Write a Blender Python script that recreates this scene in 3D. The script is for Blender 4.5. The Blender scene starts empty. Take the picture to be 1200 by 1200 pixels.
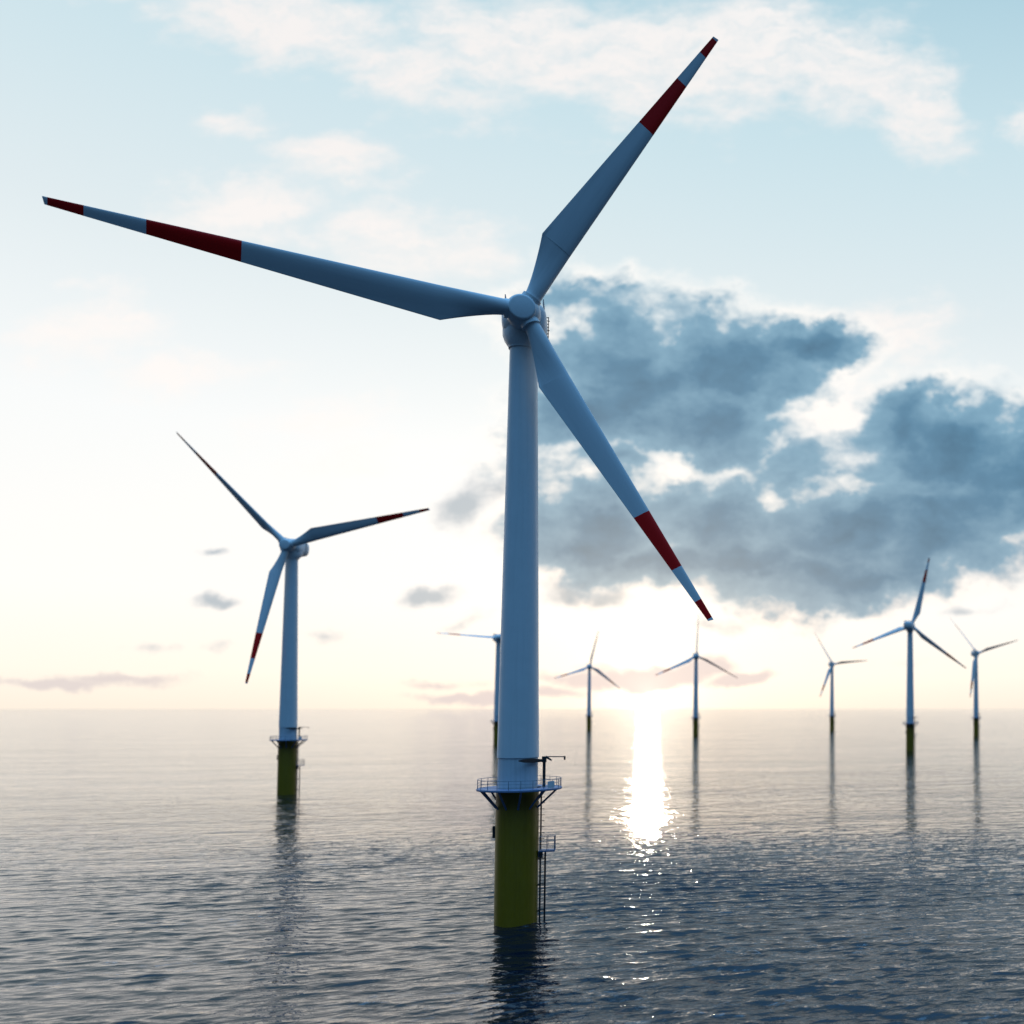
import bpy, bmesh, math, random
import numpy as np
from mathutils import Vector, Matrix
R = math.radians
sc = bpy.context.scene
col = sc.collection
random.seed(4)

# ------------------------------------------------------------------ helpers
class MB:
    """collects simple solids and links them as ONE mesh object"""
    def __init__(s): s.v = []; s.f = []
    def loft(s, secs, cap0=True, cap1=True):
        n = len(secs[0]); b = len(s.v)
        for sec in secs: s.v += [tuple(p) for p in sec]
        for i in range(len(secs) - 1):
            for j in range(n):
                k = (j + 1) % n
                s.f.append((b + i*n + j, b + i*n + k, b + (i+1)*n + k, b + (i+1)*n + j))
        if cap0: s.f.append(tuple(b + j for j in reversed(range(n))))
        if cap1: s.f.append(tuple(b + (len(secs)-1)*n + j for j in range(n)))
        return s
    def tube(s, pts, r, n=10, r1=None):
        pts = [Vector(p) for p in pts]; secs = []
        for i, p in enumerate(pts):
            d = (pts[min(i+1, len(pts)-1)] - pts[max(i-1, 0)]).normalized()
            a = d.orthogonal() if abs(d.z) > .95 else d.cross(Vector((0, 0, 1)))
            a.normalize(); b = d.cross(a).normalized()
            rr = r if r1 is None else r + (r1 - r)*i/(len(pts)-1)
            secs.append([p + (a*math.cos(t) + b*math.sin(t))*rr for t in [2*math.pi*j/n for j in range(n)]])
        return s.loft(secs)
    def ring(s, c, rad, r, n=48, m=8):
        b = len(s.v)
        for i in range(n):
            a = 2*math.pi*i/n
            for j in range(m):
                t = 2*math.pi*j/m
                q = rad + r*math.cos(t)
                s.v.append((c[0] + q*math.cos(a), c[1] + q*math.sin(a), c[2] + r*math.sin(t)))
        for i in range(n):
            for j in range(m):
                s.f.append((b + i*m + j, b + ((i+1) % n)*m + j, b + ((i+1) % n)*m + (j+1) % m, b + i*m + (j+1) % m))
        return s
    def lathe(s, prof, n=64, cap0=True, cap1=True, c=(0, 0)):
        return s.loft([[(c[0] + r*math.cos(2*math.pi*j/n), c[1] + r*math.sin(2*math.pi*j/n), z) for j in range(n)] for r, z in prof], cap0, cap1)
    def box(s, c, ex, ey, ez):
        c = Vector(c); ex = Vector(ex); ey = Vector(ey); ez = Vector(ez)
        q = lambda z: [c + a*ex + b*ey + z*ez for a, b in ((-.5, -.5), (.5, -.5), (.5, .5), (-.5, .5))]
        return s.loft([q(-.5), q(.5)])
    def build(s, name, mat, parent=None, sharp=32, bevel=0):
        me = bpy.data.meshes.new(name); me.from_pydata(s.v, [], s.f); me.update()
        bm = bmesh.new(); bm.from_mesh(me)
        bmesh.ops.recalc_face_normals(bm, faces=bm.faces)
        if bevel:
            es = [e for e in bm.edges if len(e.link_faces) == 2 and e.calc_face_angle(0) > R(sharp)]
            bmesh.ops.bevel(bm, geom=es, offset=bevel, segments=2, affect='EDGES', clamp_overlap=True)
        for e in bm.edges:
            if len(e.link_faces) == 2 and e.calc_face_angle(0) > R(sharp): e.smooth = False
        for f in bm.faces: f.smooth = True
        bm.to_mesh(me); bm.free()
        me.materials.append(mat)
        o = bpy.data.objects.new(name, me); col.objects.link(o)
        if parent: o.parent = parent
        return o

class NT:
    """short-hand for building node trees"""
    def __init__(s, tree): s.t = tree; s.n = tree.nodes; s.n.clear()
    def new(s, typ, **kw):
        n = s.n.new(typ)
        for k, v in kw.items(): setattr(n, k, v)
        return n
    def link(s, a, b): s.t.links.new(a, b)
    def put(s, sock, v):
        if isinstance(v, bpy.types.NodeSocket): s.link(v, sock)
        else: sock.default_value = v
    def math(s, op, a, b=None, c=None, clamp=False):
        n = s.new('ShaderNodeMath', operation=op, use_clamp=clamp)
        for i, v in enumerate((a, b, c)):
            if v is not None: s.put(n.inputs[i], v)
        return n.outputs[0]
    def vmath(s, op, a, b=None, out=0):
        n = s.new('ShaderNodeVectorMath', operation=op)
        s.put(n.inputs[0], a)
        if b is not None: s.put(n.inputs[3 if op == 'SCALE' else 1], b)
        return n.outputs[out]
    def mapr(s, v, a, b, c=0., d=1., smooth=True):
        n = s.new('ShaderNodeMapRange', interpolation_type='SMOOTHSTEP' if smooth else 'LINEAR')
        s.put(n.inputs[0], v)
        for i, x in enumerate((a, b, c, d)): s.put(n.inputs[i+1], x)
        return n.outputs[0]
    def ramp(s, v, stops):
        n = s.new('ShaderNodeValToRGB'); cr = n.color_ramp
        while len(cr.elements) < len(stops): cr.elements.new(.5)
        for e, (p, c) in zip(cr.elements, stops): e.position = p; e.color = (*c, 1)
        s.put(n.inputs[0], v); return n.outputs[0]
    def noise(s, vec, scale, detail=6, rough=.55, dist=0., out=0, dim='3D'):
        n = s.new('ShaderNodeTexNoise', noise_dimensions=dim)
        if vec is not None: s.link(vec, n.inputs['Vector'])
        n.inputs['Scale'].default_value = scale; n.inputs['Detail'].default_value = detail
        n.inputs['Roughness'].default_value = rough; n.inputs['Distortion'].default_value = dist
        return n.outputs[out]
    def mixc(s, f, a, b, mode='MIX'):
        n = s.new('ShaderNodeMix', data_type='RGBA', blend_type=mode)
        s.put(n.inputs[0], f)
        for i, v in ((6, a), (7, b)):
            s.put(n.inputs[i], v if isinstance(v, bpy.types.NodeSocket) else (*v, 1))
        return n.outputs[2]
    def mapping(s, vec, loc=(0, 0, 0), rot=(0, 0, 0), scale=(1, 1, 1), typ='POINT'):
        n = s.new('ShaderNodeMapping', vector_type=typ); s.link(vec, n.inputs[0])
        n.inputs[1].default_value = loc; n.inputs[2].default_value = rot; n.inputs[3].default_value = scale
        return n.outputs[0]

def material(name, base, rough=.4, metal=0., var=.06, streak=0., coat=0.):
    m = bpy.data.materials.new(name); m.use_nodes = True; t = NT(m.node_tree)
    tc = t.new('ShaderNodeTexCoord').outputs['Object']
    n1 = t.noise(tc, .35, 5, .6)
    v = t.mapr(n1, .3, .7, 1 - var, 1 + var, False)
    if streak:
        st = t.noise(t.mapping(tc, scale=(2.2, 2.2, .06)), 1., 6, .62)
        v = t.math('MULTIPLY', v, t.mapr(st, .45, .72, 1., 1 - streak))
    c = t.mixc(1., base, t.vmath('SCALE', (1., 1., 1.), v), 'MULTIPLY')
    p = t.new('ShaderNodeBsdfPrincipled'); t.link(c, p.inputs['Base Color'])
    t.link(t.mapr(t.noise(tc, 1.3, 4), .3, .7, rough*.85, rough*1.2, False), p.inputs['Roughness'])
    p.inputs['Metallic'].default_value = metal; p.inputs['Coat Weight'].default_value = coat
    t.link(p.outputs[0], t.new('ShaderNodeOutputMaterial').inputs[0])
    return m

M_white = material('white_paint', (.74, .76, .77), .38, var=.03, streak=.05)
M_lower = material('grey_white_paint', (.60, .63, .66), .45, streak=.15)
M_nac = material('nacelle_white', (.74, .75, .76), .4, streak=.06)
M_yellow = material('yellow_paint', (.25, .145, .002), .42, streak=.18)
M_deck = material('blue_grey_steel', (.16, .22, .36), .5)
M_rail = material('galvanised_steel', (.22, .25, .30), .45, metal=.3)
M_dark = material('dark_steel', (.025, .027, .03), .5)
M_sign = material('pale_board', (.55, .66, .72), .4)

BL = 51.247          # blade radius from the hub centre
def blade_material():
    m = bpy.data.materials.new('banded_blade'); m.use_nodes = True; t = NT(m.node_tree)
    tc = t.new('ShaderNodeTexCoord').outputs['Object']
    x = t.new('ShaderNodeSeparateXYZ'); t.link(tc, x.inputs[0]); f = t.math('DIVIDE', x.outputs[0], BL)
    band = lambda a, b: t.math('MULTIPLY', t.math('GREATER_THAN', f, a), t.math('LESS_THAN', f, b))
    red = t.math('ADD', band(.642, .822), band(.932, .993))
    w = t.mixc(t.mapr(t.noise(t.mapping(tc, scale=(.05, 1, 1)), 1., 5), .4, .75, 0, 1), (.74, .76, .77), (.66, .68, .69))
    c = t.mixc(red, w, (.80, .006, .006))
    p = t.new('ShaderNodeBsdfPrincipled'); t.link(c, p.inputs['Base Color']); p.inputs['Roughness'].default_value = .42; p.inputs['Specular IOR Level'].default_value = .25
    t.link(p.outputs[0], t.new('ShaderNodeOutputMaterial').inputs[0])
    return m
M_blade = blade_material()

# ------------------------------------------------------------------ one wind turbine, all parts
HH = 87.23           # hub height above the sea
OH = 3.2             # hub centre in front of the tower axis
LAD = R(17)          # side of the pile that carries the ladder

def polar(r, a, z): return Vector((r*math.cos(a), r*math.sin(a), z))

def blade_mesh():
    def te(f):
        if f < .205:
            t = max(0, (f - .05)/.155); return 1.12 + 2.55*t**1.25
        return 3.67 + (.42 - 3.67)*(f - .205)/.795
    def le(f):
        if f < .205: return -1.12 + .2*max(0, (f - .05)/.155)
        return -.92 + .5*(f - .205)/.795
    def th(f):
        if f < .05: return 2.24
        if f < .205: t = (f - .05)/.155; return 2.24 - 1.15*t*t*(3 - 2*t)
        return 1.09*(1 - (f - .205)/.795)**1.15 + .10
    fs = [.030, .05, .062, .075, .09, .105, .125, .145, .165, .185, .2049, .2051, .24, .29, .35, .43, .52, .61, .70, .79, .87, .93, .97, .99, .998, 1.0]
    secs = []
    for f in fs:
        L, T, H = le(f), te(f), th(f)
        if f > .985: k = (1 - (f - .985)/.015*.12); H *= k
        kk = min(1, max(0, (f - .05)/.12)); sec = []
        tw = R(7)*max(0, 1 - f/.9)*kk
        for j in range(28):
            a = 2*math.pi*j/28
            s = (1 + math.cos(a))/2
            y = (L + T)/2 + (T - L)/2*math.cos(a)
            z = H/2*math.sin(a)*(1 - .86*kk*s**1.3)*(1 + .25*kk*(1 - s))
            sx = f*BL + (.25*(y/1.0) if f > .985 else 0)*-1.0*(f - .985)/.015
            sec.append((sx, y*math.cos(tw) - z*math.sin(tw), z*math.cos(tw) + y*math.sin(tw)))
        secs.append(sec)
    return MB().loft(secs)

def superellipse(a, t, b, z, n=48, e=3.2):
    out = []
    for j in range(n):
        q = 2*math.pi*j/n; c, s = math.cos(q), math.sin(q)
        x = a*abs(c)**(2/e)*(1 if c > 0 else -1)
        h = t if s > 0 else -b
        y = h*abs(s)**(2/e)*(1 if s > 0 else -1)
        out.append((x, y, z))
    return out

def make_turbine():
    root = bpy.data.objects.new('wind_turbine', None); col.objects.link(root)
    root.empty_display_size = 5
    # foundation pile, its flange ring and the little cable box on its far side
    pile = MB().lathe([(2.86, -5), (2.86, 15.9), (2.84, 16.0), (2.82, 18.84)]).build('foundation_pile', M_yellow, root)
    ca = LAD + math.pi*.97
    MB().box(polar(2.95, ca, 12.9), polar(.5, ca, 0), polar(.9, ca + math.pi/2, 0), (0, 0, 1.7)).build('cable_box', M_dark, pile, bevel=.05)
    # round working platform with railing and struts
    off = polar(.28, LAD, 0)
    deck = MB().loft([[off + polar(r, 2*math.pi*j/72, z) for j in range(72)] for r, z in ((2.95, 18.85), (5.6, 18.85), (5.66, 18.9), (5.66, 19.1), (5.6, 19.14), (2.95, 19.14))], False, False).build('work_platform', M_deck, root)
    rail = MB()
    for z, r in ((20.42, .045), (19.95, .03), (19.5, .03)): rail.ring((off.x, off.y, z), 5.52, r, 72, 6)
    for k in range(22):
        a = 2*math.pi*k/22
        rail.tube([off + polar(5.52, a, 19.1), off + polar(5.52, a, 20.42)], .04, 6)
    rail.build('railing', M_rail, deck)
    for k in range(11):
        a = LAD + 2*math.pi*(k + .5)/11
        MB().tube([off + polar(5.2, a, 18.87), polar(2.78, a, 16.25)], .14, 10).build('strut', M_deck, deck)
    sa = LAD - R(38)
    MB().box(off + polar(5.64, sa, 19.72), polar(.06, sa, 0), polar(1.3, sa + math.pi/2, 0), (0, 0, .95)).build('notice_board', M_sign, deck, bevel=.015)
    # small tower section standing in the platform, then the tall white tower
    MB().lathe([(2.66, 19.1), (2.66, 23.3), (2.58, 23.42)]).build('tower_base', M_lower, root)
    tower = MB()
    prof = [(2.70, 23.4), (2.77, 23.47), (2.77, 23.8)]
    for k in range(1, 25): f = k/24; prof.append((2.77 + (1.86 - 2.77)*f, 23.8 + (HH - 4.35 - 23.8)*f))
    tower.lathe(prof, 72)
    tower.build('tower', M_white, root)
    # deck crane: post, heavy boom and a thin jib with its hook block
    side = polar(1, LAD, 0); back = polar(1, LAD + math.pi/2, 0)
    cp = side*3.5 + back*-.2
    crane = MB().tube([cp + Vector((0, 0, 19.1)), cp + Vector((0, 0, 23.0))], .21, 12).tube([cp + Vector((0, 0, 22.7)), cp + Vector((0, 0, 23.55))], .32, 12).build('deck_crane', M_dark, root)
    tip = side*.55 + back*-4.3
    MB().loft([[cp + (tip - cp)*f + Vector((0, 0, 22.95 + dz + .2*f)) + back*dy for dy, dz in ((-w, -h), (w, -h), (w, h), (-w, h))] for f, w, h in ((-.05, .16, .16), (.45, .2, .3), (.8, .2, .24), (1, .12, .08))]).build('boom', M_dark, crane)
    MB().tube([cp + side*.2 + Vector((0, 0, 23.5)), cp + side*1.0 + Vector((0, 0, 22.95))], .2, 8, .1).build('brace', M_dark, crane)
    je = cp + side*2.75 + Vector((0, 0, 23.45))
    MB().tube([cp + side*.5 + Vector((0, 0, 23.5)), je], .07, 8).tube([je + Vector((0, 0, .1)), je + Vector((0, 0, -.45))], .13, 8).build('jib', M_dark, crane)
    # upper ladder between working platform and rest platform
    perp = polar(1, LAD + math.pi/2, 0)
    lad = MB(); l0 = side*3.15
    for sgn in (-1, 1): lad.tube([l0 + perp*.42*sgn + Vector((0, 0, 10.2)), l0 + perp*.42*sgn + Vector((0, 0, 18.85))], .075, 8)
    for k in range(10): z = 10.9 + k*.85; lad.tube([l0 - side*.35 + Vector((0, 0, z)), l0 + side*.5 + Vector((0, 0, z))], .05, 6)
    for k in range(26): z = 10.4 + k*.32; lad.tube([l0 - perp*.4 + Vector((0, 0, z)), l0 + perp*.4 + Vector((0, 0, z))], .028, 6)
    lad.build('ladder', M_dark, root)
    # rest platform on the ladder
    rc = side*4.05
    rest = MB().box(rc + Vector((0, 0, 10.05)), side*2.1, perp*1.9, (0, 0, .22)).box(side*3.1 + Vector((0, 0, 9.5)), side*.7, perp*.2, (0, 0, .9)).build('rest_platform', M_deck, root, bevel=.02)
    rr = MB()
    for z in (12.15, 11.45, 10.8):
        for a, b in (((-1, -1), (1, -1)), ((1, -1), (1, 1)), ((1, 1), (-1, 1))):
            rr.tube([rc + side*a[0]*1.0 + perp*a[1]*.9 + Vector((0, 0, z)), rc + side*b[0]*1.0 + perp*b[1]*.9 + Vector((0, 0, z))], .045, 6)
    for a, b in ((-1, -1), (0, -1), (1, -1), (1, 0), (1, 1), (0, 1), (-1, 1)):
        rr.tube([rc + side*a*1.0 + perp*b*.9 + Vector((0, 0, 10.1)), rc + side*a*1.0 + perp*b*.9 + Vector((0, 0, 12.15))], .045, 6)
    rr.build('railing', M_rail, rest)
    # boat landing: two fender tubes with rungs between, down into the sea
    bl = MB(); b0 = side*3.45
    f1 = b0 - side*.28 - perp*.5; f2 = b0 + side*.3 + perp*.35
    for q in (f1, f2): bl.tube([q + Vector((0, 0, -3)), q + Vector((0, 0, 9.9))], .13, 10)
    for k in range(28): z = -.5 + k*.37; bl.tube([f1 + Vector((0, 0, z)), f2 + Vector((0, 0, z))], .035, 6)
    for z in (1.5, 5.2, 8.9):
        for q in (f1, f2): bl.tube([q + Vector((0, 0, z)), q.normalized()*2.8 + Vector((0, 0, z))], .09, 8)
    bl.build('boat_landing', M_dark, root)
    # nacelle (local x across, y up, z along the rotor axis), its yaw collar and the roof rail
    nac = MB()
    nac.loft([superellipse(*q) for q in ((1.85, 1.85, -1.85, 1.75, 48, 2), (2.45, 2.4, -2.5, 1.55, 48, 2.2), (2.85, 2.7, -2.85, 1.0, 48, 2.6), (3.0, 2.8, -3.0, .2, 48, 3), (3.02, 2.82, -3.0, -2, 48, 3.2), (3.0, 2.8, -2.95, -4.4, 48, 3.2), (2.8, 2.6, -2.7, -5.7, 48, 3), (2.3, 2.15, -2.1, -6.5, 48, 2.6), (1.4, 1.3, -1.2, -6.85, 48, 2.4))])
    nac = nac.build('nacelle', M_nac, root, sharp=40)
    # collar: circles in the horizontal plane -> local y is up
    def circ(rx, rz, cz, y, n=48): return [(rx*math.cos(2*math.pi*j/n), y, cz + rz*math.sin(2*math.pi*j/n)) for j in range(n)]
    MB().loft([circ(2.93, 3.2, -.9, -1.6), circ(2.9, 3.15, -.8, -2.5), circ(2.62, 2.75, -.45, -3.35), circ(2.2, 2.2, -.05, -4.1), circ(2.05, 2.05, 0, -4.3), circ(2.05, 2.05, 0, -4.5)]).build('yaw_collar', M_nac, nac, sharp=40)
    rf = MB()
    for sx in (-1, 1):
        for k in range(7):
            z = .1 - k*.85; rf.tube([(sx*2.55, 2.4, z), (sx*2.55, 3.3, z)], .07, 6)
        for y in (3.3, 3.0): rf.tube([(sx*2.55, y, .1), (sx*2.55, y, -5.0)], .05, 6)
    for y in (3.3, 3.0): rf.tube([(-2.55, y, -5.0), (2.55, y, -5.0)], .05, 6)
    rf.build('roof_railing', M_rail, nac)
    for sx in (-.8, 1.):
        MB().tube([(sx, 2.5, -5.2), (sx, 3.0, -5.2), (sx, 3.05, -5.2), (sx, 3.4, -5.2)], .08, 8).build('wind_sensor', M_dark, nac)
    pg = MB()
    for k in range(8):
        y = 1.9 - k*.48; pg.tube([(2.7, y, -3.2), (3.22 + .1*(k % 3 == 1), y, -3.2)], .07, 6)
    pg.tube([(3.16, 2.0, -3.2), (3.14, -1.6, -3.2)], .06, 6).build('side_ladder', M_dark, nac)
    # hub with blade sockets and a flat nose cap
    hub = MB()
    hub.lathe([(2.05, -1.55), (2.3, -1.35), (2.36, -.9), (2.36, .2), (2.2, .75), (1.9, 1.15), (1.78, 1.3)], 56)
    for k in range(3):
        a = R(60) + k*2*math.pi/3
        d = Vector((math.cos(a), math.sin(a), 0))*math.cos(.117) + Vector((0, 0, 1))*math.sin(.117)
        hub.tube([d*.6, d*1.9, d*1.95, d*2.35, d*2.42], 1.34, 36)
    hub = hub.build('hub', M_white, root, sharp=40)
    MB().lathe([(1.76, 1.28), (1.80, 1.36), (1.80, 1.62), (1.72, 1.76), (1.5, 1.82)], 48).build('nose_cap', M_white, hub, sharp=50)
    for k in range(3): blade_mesh().build('blade', M_blade, root, sharp=24)
    return root

def children(o): return [c for c in bpy.data.objects if c.parent == o]
def copy_tree(o, parent=None):
    c = o.copy(); col.objects.link(c); c.parent = parent
    for ch in children(o): copy_tree(ch, c)
    return c

CONE = R(6.7)
def pose(root, x, y, yaw, scale, nyaw, drop, blades):
    root.location = (x, y, 0); root.scale = (scale,)*3
    ya = R(yaw)
    ax = Vector((math.sin(ya), -math.cos(ya), 0)); s = Vector((math.cos(ya), math.sin(ya), 0)); u = Vector((0, 0, 1))
    def frame(o, a, b, c, loc):
        m = Matrix((a, b, c)).transposed().to_4x4(); m.translation = loc; o.matrix_local = m
    na = R(nyaw); nax = Vector((math.sin(na), -math.cos(na), 0)); ns = Vector((math.cos(na), math.sin(na), 0))
    hub_at = u*(HH - drop) + nax*OH
    bi = 0
    for o in children(root):
        k = o.name.split('.')[0]
        if k == 'nacelle': frame(o, ns, u, nax, u*(HH - drop))
        elif k == 'hub':
            a = R(blades[0][0] - 60); frame(o, ns*math.cos(a) + u*math.sin(a), u*math.cos(a) - ns*math.sin(a), nax, hub_at)
        elif k == 'blade':
            az, ln, pitch = blades[bi]; bi += 1; a = R(az)
            rad = s*math.cos(a) + u*math.sin(a); t = u*math.cos(a) - s*math.sin(a)
            d = rad*math.cos(CONE) + ax*math.sin(CONE); n = d.cross(t)
            p = R(pitch); t2 = t*math.cos(p) + n*math.sin(p); n2 = n*math.cos(p) - t*math.sin(p)
            m = Matrix((d, t2, n2)).transposed().to_4x4() @ Matrix.Diagonal((ln, 1, 1, 1)); m.translation = hub_at
            o.matrix_local = m

proto = make_turbine()
# x, y, rotor yaw, scale, nacelle yaw, hub drop, three blades (azimuth, length, pitch), label
TURBINES = [
    (-59.62, 137.80, 28.5, .982, 20., .3, ((179.19, .9896, -17), (59.98, 1.0125, 12), (-59.44, .9922, 180)),
     'biggest and nearest white wind turbine with sharp red blade bands, standing at centre'),
    (-227.76, 340.96, 5.7, .991, 5.7, 0., ((131.73, .9804, -48), (14.09, 1.0096, 22), (-100.51, .9716, 186)),
     'second nearest wind turbine, alone left of the biggest one, its nacelle seen from the side'),
    (-362.34, 797.54, 45.7, 1., 45.7, 0., ((179.15, 1., 60), (59, 1., 0), (-61, 1., 180)),
     'distant wind turbine mostly hidden behind the tower of the biggest turbine, one thin blade showing'),
    (-488.22, 1352.85, 32.1, 1., 32.1, 0., ((79, .985, 40), (322, .985, 20), (200.2, 1., 30)),
     'faint tiny wind turbine just left of the sun glitter, against mauve cloud'),
    (-271.84, 1079.39, 23.1, 1., 23.1, 0., ((88.7, .9, 60), (331, 1., 60), (206.8, .9835, 25)),
     'small dark wind turbine right of the sun glitter, below the biggest turbine\'s lowest blade tip'),
    (-145.8, 1294.66, 33.6, 1., 33.6, 0., ((127, .985, 40), (7, .96, 40), (243, .96, 200)),
     'faint tiny wind turbine over open bright sky, between two darker ones on the right'),
    (-22.2, 677.35, 160.8, .994, 160.8, 0., ((102.77, .9766, 30), (-16.42, .9855, 30), (-141.86, .955, 30)),
     'dark wind turbine seen from behind, its top blade reaching into the dark cloud'),
    (35.88, 1036.18, 29.1, 1., 29.1, 0., ((135.83, 1.02, 50), (17.58, .975, 40), (255, .95, 190)),
     'small wind turbine closest to the right edge, beyond the one seen from behind'),
]
for i, (x, y, yaw, s, nyaw, drop, bl, lab) in enumerate(TURBINES):
    o = proto if i == 0 else copy_tree(proto)
    pose(o, x, y, yaw, s, nyaw, drop, bl)
    o['label'] = lab; o['category'] = 'wind turbine'; o['group'] = 'wind turbines standing in the sea'

# ------------------------------------------------------------------ water
NEAR0, NEAR1, WAVE = 130., 264., 1.5
def water_material():
    m = bpy.data.materials.new('sea_water'); m.use_nodes = True; t = NT(m.node_tree)
    pos = t.new('ShaderNodeNewGeometry').outputs['Position']
    rot = lambda a, sx, sy: t.mapping(t.mapping(pos, rot=(0, 0, R(a))), scale=(sx, sy, 1))
    sep = t.new('ShaderNodeSeparateXYZ'); t.link(pos, sep.inputs[0])
    beyond = t.mapr(sep.outputs[1], NEAR0, NEAR1, 0., 1.)          # the modelled waves die out here
    h = None
    # crests run roughly across the view; every octave has its own heading and size
    for a, L, amp, asp, det, ridge, small in ((-14, 34, 1.6, .45, 2, 0, 0), (-20, 11, 1.5, .5, 3, 0, 0), (-10, 5.5, 1.3, .5, 2, 1, 0), (-24, 2.6, .7, .4, 3, 1, .15), (8, 1.0, .05, .5, 3, 0, 1.)):
        n = t.noise(rot(a, asp/L, 1/L), 1., det, .5, .2)
        if ridge: n = t.math('SUBTRACT', 1., t.math('ABSOLUTE', t.math('MULTIPLY_ADD', n, 2.6, -1.3)))
        v = t.math('MULTIPLY', n, amp*2)
        v = t.math('MULTIPLY', v, t.math('MULTIPLY_ADD', beyond, 1 - small, small))
        h = v if h is None else t.math('ADD', h, v)
    # wind patches: calmer and rougher areas, and calmer water further out
    gust = t.mapr(t.noise(rot(-10, 1/140, 1/60), 1., 4, .55), .3, .7, .7, 1.2)
    dist = t.vmath('LENGTH', pos, out=1)
    calm = t.math('MINIMUM', t.math('POWER', t.math('DIVIDE', 110., t.math('MAXIMUM', dist, 60.)), 1.3), 1.)
    calm = t.math('MAXIMUM', calm, .13)
    h = t.math('MULTIPLY', h, t.math('MULTIPLY', gust, calm))
    b = t.new('ShaderNodeBump'); b.inputs['Strength'].default_value = 1.; b.inputs['Distance'].default_value = 1.
    t.link(h, b.inputs['Height'])
    fw_ = t.noise(rot(-16, 1/3.2, 1/1.3), 1., 8, .75, 1.2)
    fp = t.mapr(t.noise(rot(-12, 1/45, 1/16), 1., 3, .5), .46, .66)
    foam = t.math('MULTIPLY', t.math('MULTIPLY', t.mapr(fw_, .56, .66), fp), .5)
    p = t.new('ShaderNodeBsdfPrincipled')
    t.link(t.mixc(foam, (.0012, .005, .013), (.30, .34, .38)), p.inputs['Base Color'])
    p.inputs['Roughness'].default_value = .03; p.inputs['IOR'].default_value = 1.42
    t.link(b.outputs[0], p.inputs['Normal'])
    t.link(p.outputs[0], t.new('ShaderNodeOutputMaterial').inputs[0])
    return m
# near the biggest turbine the waves are modelled; further out the sheet is flat and only rippled
S = 30000
X0, X1, Y0, Y1, STEP = -275., 45., 66., 270., .31
nx = int((X1 - X0)/STEP) + 1; ny = int((Y1 - Y0)/STEP) + 1
gx, gy = np.meshgrid(np.linspace(X0, X1, nx), np.linspace(Y0, Y1, ny))
rng = np.random.default_rng(11)
zz = np.zeros_like(gx); ox = np.zeros_like(gx); oy = np.zeros_like(gx)
def smooth(v, a, b): q = np.clip((v - a)/(b - a), 0, 1); return q*q*(3 - 2*q)
mask = (1 - smooth(gy, NEAR0, NEAR1))*smooth(gy, Y0 + .5, Y0 + 9)*smooth(gx, X0 + .5, X0 + 12)*(1 - smooth(gx, X1 - 12, X1 - .5))
low = sum(np.sin((gx*math.cos(q) + gy*math.sin(q))*k + p) for q, k, p in zip(rng.uniform(0, 3.1, 7), rng.uniform(.04, .14, 7), rng.uniform(0, 6.3, 7)))/7
NW = 110
for Lw in np.geomspace(.85, 18, NW):
    Lw *= rng.uniform(.96, 1.04)
    th = R(90 + 12) + rng.normal(0, .25); k = 2*math.pi/Lw; ph = rng.uniform(0, 6.283)
    sl_ = .0235*WAVE*math.exp(-(math.log(Lw/1.9)/.85)**2*.5)
    arg = k*(gx*math.cos(th) + gy*math.sin(th)) + ph
    a_ = sl_/k
    zz += a_*np.cos(arg); ox -= .75*a_*math.cos(th)*np.sin(arg); oy -= .75*a_*math.sin(th)*np.sin(arg)
amp = mask*(1 + .9*low)*(1.08 - .42*smooth(-gx, 55, 125))          # calmer towards the left
V = np.stack((gx + ox*amp, gy + oy*amp, zz*amp), -1).reshape(-1, 3)
idx = np.arange(nx*ny).reshape(ny, nx)
Q = np.stack((idx[:-1, :-1], idx[:-1, 1:], idx[1:, 1:], idx[1:, :-1]), -1).reshape(-1, 4)
b0 = len(V)
V = np.concatenate((V, [(-S, -2000, 0), (S, -2000, 0), (S, S, 0), (-S, S, 0)]))
c00, c10, c11, c01 = idx[0, 0], idx[0, -1], idx[-1, -1], idx[-1, 0]
Q = np.concatenate((Q, [(b0, b0 + 1, c10, c00), (b0 + 1, b0 + 2, c11, c10), (b0 + 2, b0 + 3, c01, c11), (b0 + 3, b0, c00, c01)]))
me = bpy.data.meshes.new('water')
me.vertices.add(len(V)); me.vertices.foreach_set('co', V.astype(np.float32).ravel())
me.loops.add(Q.size); me.loops.foreach_set('vertex_index', Q.astype(np.int32).ravel())
me.polygons.add(len(Q)); me.polygons.foreach_set('loop_start', np.arange(0, Q.size, 4, dtype=np.int32))
me.polygons.foreach_set('use_smooth', np.ones(len(Q), dtype=bool))
me.update(calc_edges=True); me.validate()
me.materials.append(water_material())
w = bpy.data.objects.new('water', me); col.objects.link(w); w['kind'] = 'structure'

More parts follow.
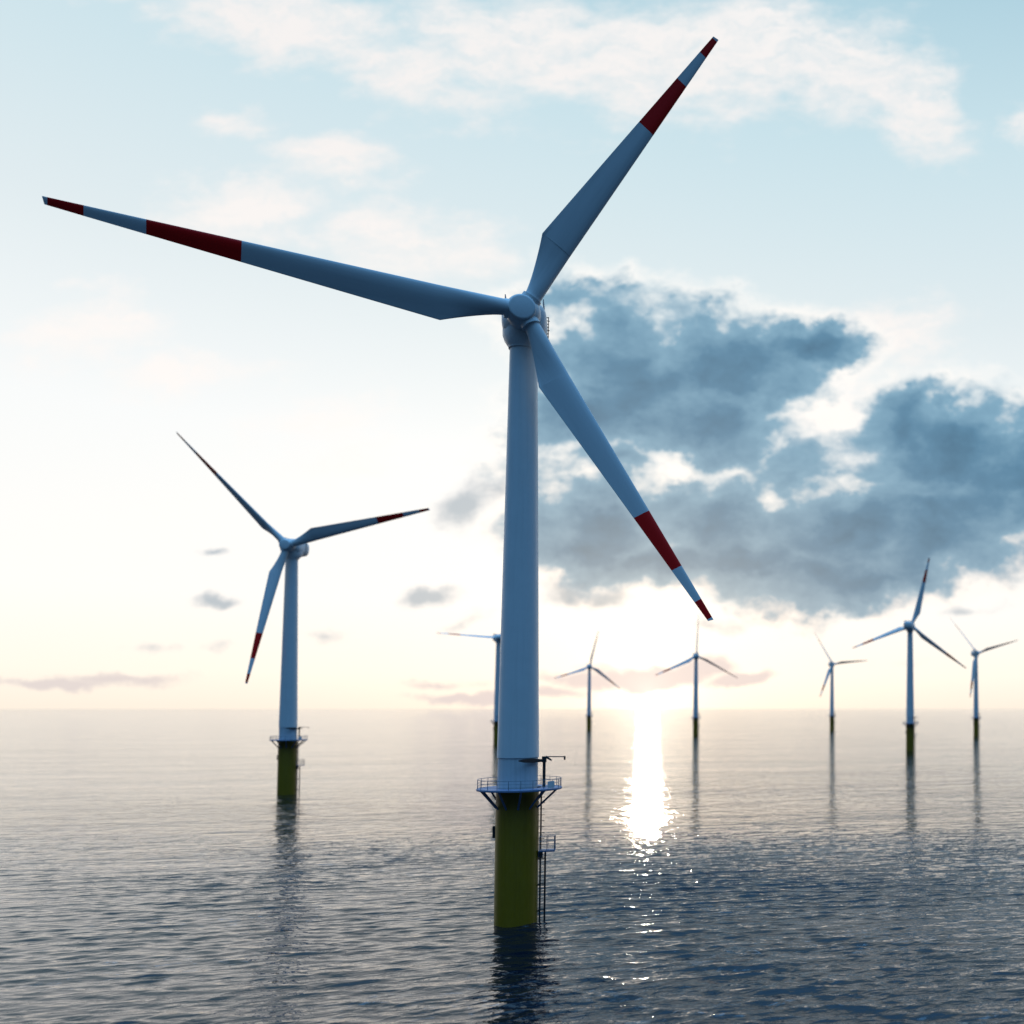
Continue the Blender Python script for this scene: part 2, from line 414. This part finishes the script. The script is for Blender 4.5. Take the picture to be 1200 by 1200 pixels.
# ------------------------------------------------------------------ camera (a shifted lens: the picture is the left part of a wider view)
cam = bpy.data.cameras.new('camera'); co = bpy.data.objects.new('camera', cam); col.objects.link(co)
PPX, PPY, F = 1104.04, 790.05, 1145.94
pt, rl = R(1.9446), R(-.0444)
fw = Vector((0, math.cos(pt), math.sin(pt))); up0 = Vector((0, -math.sin(pt), math.cos(pt))); r0 = Vector((1, 0, 0))
rx = r0*math.cos(rl) + up0*math.sin(rl); uy = up0*math.cos(rl) - r0*math.sin(rl)
mw = Matrix((rx, uy, -fw)).transposed().to_4x4(); mw.translation = (0, 0, 30); co.matrix_world = mw
cam.sensor_width = 36; cam.lens = 36*F/1200
cam.shift_x = -(PPX - 600)/1200; cam.shift_y = (PPY - 600)/1200
cam.clip_start = .5; cam.clip_end = 90000
cam.dof.use_dof = True; cam.dof.focus_distance = 128; cam.dof.aperture_fstop = .0344/.46
sc.camera = co
def ray(px, py): return (fw*F + rx*(px - PPX) + uy*(PPY - py)).normalized()

# ------------------------------------------------------------------ sun and sky
SUN = ray(759, 812)
sun_el = math.asin(SUN.z); sun_az = math.atan2(SUN.x, SUN.y)
sl = bpy.data.lights.new('sun', 'SUN'); so = bpy.data.objects.new('sun', sl); col.objects.link(so)
sl.energy = .1; sl.angle = R(1.1); sl.color = (1., .86, .66)
so.rotation_euler = SUN.to_track_quat('Z', 'Y').to_euler()

world = bpy.data.worlds.new('World'); sc.world = world; world.use_nodes = True
t = NT(world.node_tree)
sky = t.new('ShaderNodeTexSky', sky_type='NISHITA'); sky.sun_disc = False
sky.sun_elevation = max(sun_el, R(1.2)); sky.sun_rotation = sun_az
sky.altitude = 10; sky.air_density = 1.; sky.dust_density = 1.5; sky.ozone_density = 2.
D = t.new('ShaderNodeTexCoord').outputs['Generated']
sep = t.new('ShaderNodeSeparateXYZ'); t.link(D, sep.inputs[0])
dx, dy, dz = sep.outputs
el = t.math('MULTIPLY', t.math('ARCSINE', t.math('MAXIMUM', t.math('MINIMUM', dz, 1.), -1.)), 180/math.pi)
e01 = t.math('DIVIDE', t.math('MAXIMUM', el, 0.), 90.)
sdot = t.vmath('DOT_PRODUCT', D, tuple(SUN), out=1)
# high thin veil of cloud, bright on the sun's side
veil = t.ramp(e01, [(0., (1.06, .94, .80)), (.02, (1.14, 1.04, .91)), (.06, (1.08, 1.06, 1.02)), (.15, (1.01, 1.03, 1.03)), (.24, (.80, .895, .93)), (.34, (.62, .81, .885)), (.42, (.45, .68, .79)), (.65, (.34, .78, 1.25)), (1., (.46, 1.22, 2.3))])
# unseen rear sky, shaped to light the turbines: dark low down, bright blue overhead
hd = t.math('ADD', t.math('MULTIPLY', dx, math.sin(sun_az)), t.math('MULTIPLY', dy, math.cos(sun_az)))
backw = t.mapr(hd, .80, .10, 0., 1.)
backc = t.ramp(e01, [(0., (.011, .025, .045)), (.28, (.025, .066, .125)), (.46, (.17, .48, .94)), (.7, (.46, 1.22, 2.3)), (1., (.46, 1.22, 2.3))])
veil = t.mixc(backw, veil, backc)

# plane of the front sky: u, v in world directions
yy = t.math('MAXIMUM', dy, .05)
cmb = t.new('ShaderNodeCombineXYZ'); t.link(t.math('DIVIDE', dx, yy), cmb.inputs[0]); t.link(t.math('DIVIDE', dz, yy), cmb.inputs[1])
P = cmb.outputs[0]
front = t.mapr(dy, .05, .3, 0., 1.)
def uv(px, py): d = ray(px, py); return d.x/d.y, d.z/d.y
K = 1/F
# domain warp shared by all cloud layers
wn = t.noise(t.mapping(P, scale=(1., 1.35, 1.)), 9., 6, .6, out=1)
wv = t.vmath('SCALE', t.vmath('SUBTRACT', wn, (.5, .5, .5)), .085)
PW = t.vmath('ADD', P, wv)
wn2 = t.noise(t.mapping(P, scale=(1., 1.2, 1.), loc=(4, 2, 1)), 30., 5, .6, out=1)
PW = t.vmath('ADD', PW, t.vmath('SCALE', t.vmath('SUBTRACT', wn2, (.5, .5, .5)), .028))
def blobs(lst, vec):
    acc = None
    for b in lst:
        cx, cy, rxp, ryp = b[:4]; ang = b[4] if len(b) > 4 else 0; wt = b[5] if len(b) > 5 else 1.
        u0, v0 = uv(cx, cy)
        q = t.mapping(vec, loc=(u0, v0, 0), rot=(0, 0, R(ang)), scale=(rxp*K, ryp*K, 1), typ='TEXTURE')
        v = t.math('MULTIPLY_ADD', t.vmath('LENGTH', q, out=1), -wt, wt)
        acc = v if acc is None else t.math('SMOOTH_MAX', acc, v, .1)
    return acc
fb = t.noise(t.mapping(P, scale=(1., 1.4, 1.)), 20., 7, .54)
fbl = t.noise(t.mapping(P, scale=(1., 2.2, 1.), loc=(7, 3, 0)), 12., 8, .6)
fbx = t.math('SUBTRACT', fb, .5)
fblx = t.math('SUBTRACT', fbl, .5)

# (a) bright high cloud along the top and warm puffs on the left
white = blobs([(330, 25, 190, 55, -12), (480, 80, 120, 60, -20), (600, 50, 190, 75, 0), (760, 70, 190, 85, -5), (900, 60, 150, 70, 0), (1000, 85, 120, 65, -15), (1085, 130, 75, 55, -35),
               (395, 190, 80, 36, 0, 1.), (285, 145, 50, 24, 0, .8), (290, 245, 120, 42, 8, .9), (480, 285, 120, 52, -8, .85), (100, 385, 85, 46, 5, .9), (200, 440, 100, 28, 0, .75),
               (1065, 390, 75, 42, 12, .8), (985, 400, 70, 40, 0, .8), (970, 500, 90, 90, 0, .9), (385, 495, 70, 40, 0, .4), (700, 545, 110, 28, 5, .9), (1195, 150, 25, 25, 0, .6)], PW)
wd = t.math('ADD', white, t.math('MULTIPLY_ADD', fblx, 2., t.math('MULTIPLY', fbx, .8)))
streak = t.noise(t.mapping(PW, rot=(0, 0, R(-24)), scale=(.6, 2.2, 1.), loc=(2, 6, 4)), 26., 7, .62)
wa = t.math('MULTIPLY', t.mapr(wd, -.3, .75), t.mapr(streak, .32, .60, .58, 1.))
wcol = t.ramp(t.math('DIVIDE', e01, .45), [(0., (1.05, 1., .93)), (.35, (1.06, 1.02, .99)), (.7, (.98, .945, .93)), (1., (1.0, .985, .975))])
veil = t.mixc(t.math('MULTIPLY', wa, front), veil, wcol)

# (b) the large blue-grey bank on the right
dark = blobs([(745, 445, 125, 92, 0), (855, 430, 130, 75, 0), (945, 400, 80, 32, -8), (685, 485, 85, 55, 0), (820, 495, 130, 48, 0),
              (715, 612, 120, 62, 0), (830, 605, 90, 62, 0), (690, 640, 90, 45, 0), (800, 658, 120, 42, 0),
              (1110, 535, 125, 78, 0), (1200, 560, 130, 95, 0), (1005, 622, 130, 80, 12), (960, 678, 130, 55, 0), (1090, 625, 140, 70, 15), (1065, 500, 60, 48, 0), (885, 660, 90, 48, 0), (1330, 560, 160, 90, 10),
              (670, 360, 75, 40, 0, .55), (930, 548, 75, 40, 20, .5), (700, 545, 90, 25, 0, .45)], PW)
billow = t.noise(t.mapping(PW, scale=(1., 1.3, 1.), loc=(3, 5, 0)), 13., 4, .5)
dd = t.math('ADD', t.math('ADD', dark, .15), t.math('ADD', t.math('MULTIPLY_ADD', fbx, .8, t.math('MULTIPLY', fblx, .6)), t.math('MULTIPLY', t.math('SUBTRACT', billow, .5), .7)))
da = t.mapr(dd, -.28, .40)
inner = t.noise(t.mapping(PW, scale=(1., 1.6, 1.), loc=(1, 9, 0)), 17., 7, .6)
# light filters in from the sun's side: compare the thickness a little nearer the sun
sun_u, sun_v = SUN.x/SUN.y, SUN.z/SUN.y
tow = t.vmath('SCALE', t.vmath('NORMALIZE', t.vmath('SUBTRACT', (sun_u, sun_v + .75, 0.), P)), .022)
PO = t.vmath('ADD', PW, tow)
fbo = t.noise(t.mapping(PO, scale=(1., 1.3, 1.), loc=(3, 5, 0)), 13., 4, .5)
edge = t.math('MULTIPLY', t.math('SUBTRACT', fbo, billow), .9)
dth = t.math('DIVIDE', t.math('ADD', t.math('ADD', dd, edge), t.math('MULTIPLY', t.math('SUBTRACT', inner, .5), .85)), 1.38)
lowf = t.mapr(el, 4., 17.)
dcol = t.mixc(lowf, t.ramp(dth, [(0., (1.16, 1.06, .95)), (.12, (.78, .76, .75)), (.26, (.30, .455, .57)), (.62, (.15, .285, .41)), (1., (.10, .20, .29))]),
              t.ramp(dth, [(0., (1.12, 1.07, 1.02)), (.12, (.72, .80, .84)), (.27, (.23, .43, .58)), (.62, (.10, .255, .40)), (1., (.06, .17, .28))]))
veil = t.mixc(t.math('MULTIPLY', da, front), veil, dcol)

# (c) small grey-mauve clouds lower down and along the horizon
PS = t.vmath('ADD', P, t.vmath('SCALE', wv, .45)); PS = t.vmath('ADD', PS, t.vmath('SCALE', t.vmath('SUBTRACT', wn2, (.5, .5, .5)), .012))
small = blobs([(545, 590, 60, 34, 30), (500, 702, 50, 14, 6), (262, 711, 38, 11, 4), (250, 652, 24, 9), (660, 690, 50, 25, 0, .8), (715, 700, 50, 18, 0, .8), (830, 735, 45, 13, 0, .7), (545, 730, 40, 12, 20, .7), (1130, 718, 70, 12, 5, .6), (1050, 775, 60, 10, 5, .35),
               (380, 745, 40, 10, 0, .3), (200, 760, 60, 8, 0, .25)], PS)
sd = t.math('ADD', small, t.math('MULTIPLY_ADD', fbx, 1.7, t.math('MULTIPLY', fblx, .7)))
sa_ = t.math('MULTIPLY', t.mapr(sd, .0, .8), .8)
veil = t.mixc(t.math('MULTIPLY', sa_, front), veil, t.ramp(sd, [(.1, (.72, .72, .75)), (.7, (.38, .47, .55))]))
mauve = blobs([(760, 790, 125, 20), (690, 797, 70, 15), (820, 783, 60, 18), (870, 797, 50, 10, 12), (60, 799, 170, 9, 0, .7), (140, 794, 100, 10, 0, .7), (545, 814, 90, 9, 0, .8), (640, 812, 70, 8, 0, .6), (520, 798, 60, 7, 0, .5)], PS)
md = t.math('ADD', mauve, t.math('MULTIPLY', fbx, 1.2))
ma = t.math('MULTIPLY', t.mapr(md, .0, .55), .8)
# (d) glow of the low sun through the haze
one = t.math('MINIMUM', sdot, 1.)
ang = t.math('MULTIPLY', t.math('ARCCOSINE', one), 180/math.pi)
g1 = t.math('MULTIPLY', t.math('EXPONENT', t.math('MULTIPLY', ang, -1/1.1)), 1.2)
g2 = t.math('MULTIPLY', t.math('EXPONENT', t.math('MULTIPLY', ang, -1/8.)), .46)
glow = t.vmath('ADD', t.vmath('SCALE', (1., .93, .78), g1), t.vmath('SCALE', (1., .74, .40), g2))
clouds = t.mixc(t.math('MULTIPLY', ma, front), t.vmath('ADD', veil, glow), (.78, .70, .69))

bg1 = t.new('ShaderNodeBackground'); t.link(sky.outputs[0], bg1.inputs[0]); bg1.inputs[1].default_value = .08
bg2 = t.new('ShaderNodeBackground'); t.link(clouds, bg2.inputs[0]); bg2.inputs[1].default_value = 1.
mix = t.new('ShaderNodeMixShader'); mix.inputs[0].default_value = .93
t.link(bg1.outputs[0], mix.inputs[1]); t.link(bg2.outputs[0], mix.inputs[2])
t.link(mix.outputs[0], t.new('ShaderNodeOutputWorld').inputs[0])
world.cycles.sampling_method = 'MANUAL'; world.cycles.sample_map_resolution = 1024

# ------------------------------------------------------------------ colour
vs = sc.view_settings
vs.view_transform = 'Standard'; vs.look = 'None'; vs.exposure = 0; vs.gamma = 1; vs.use_curve_mapping = False
sc.cycles.use_denoising = True
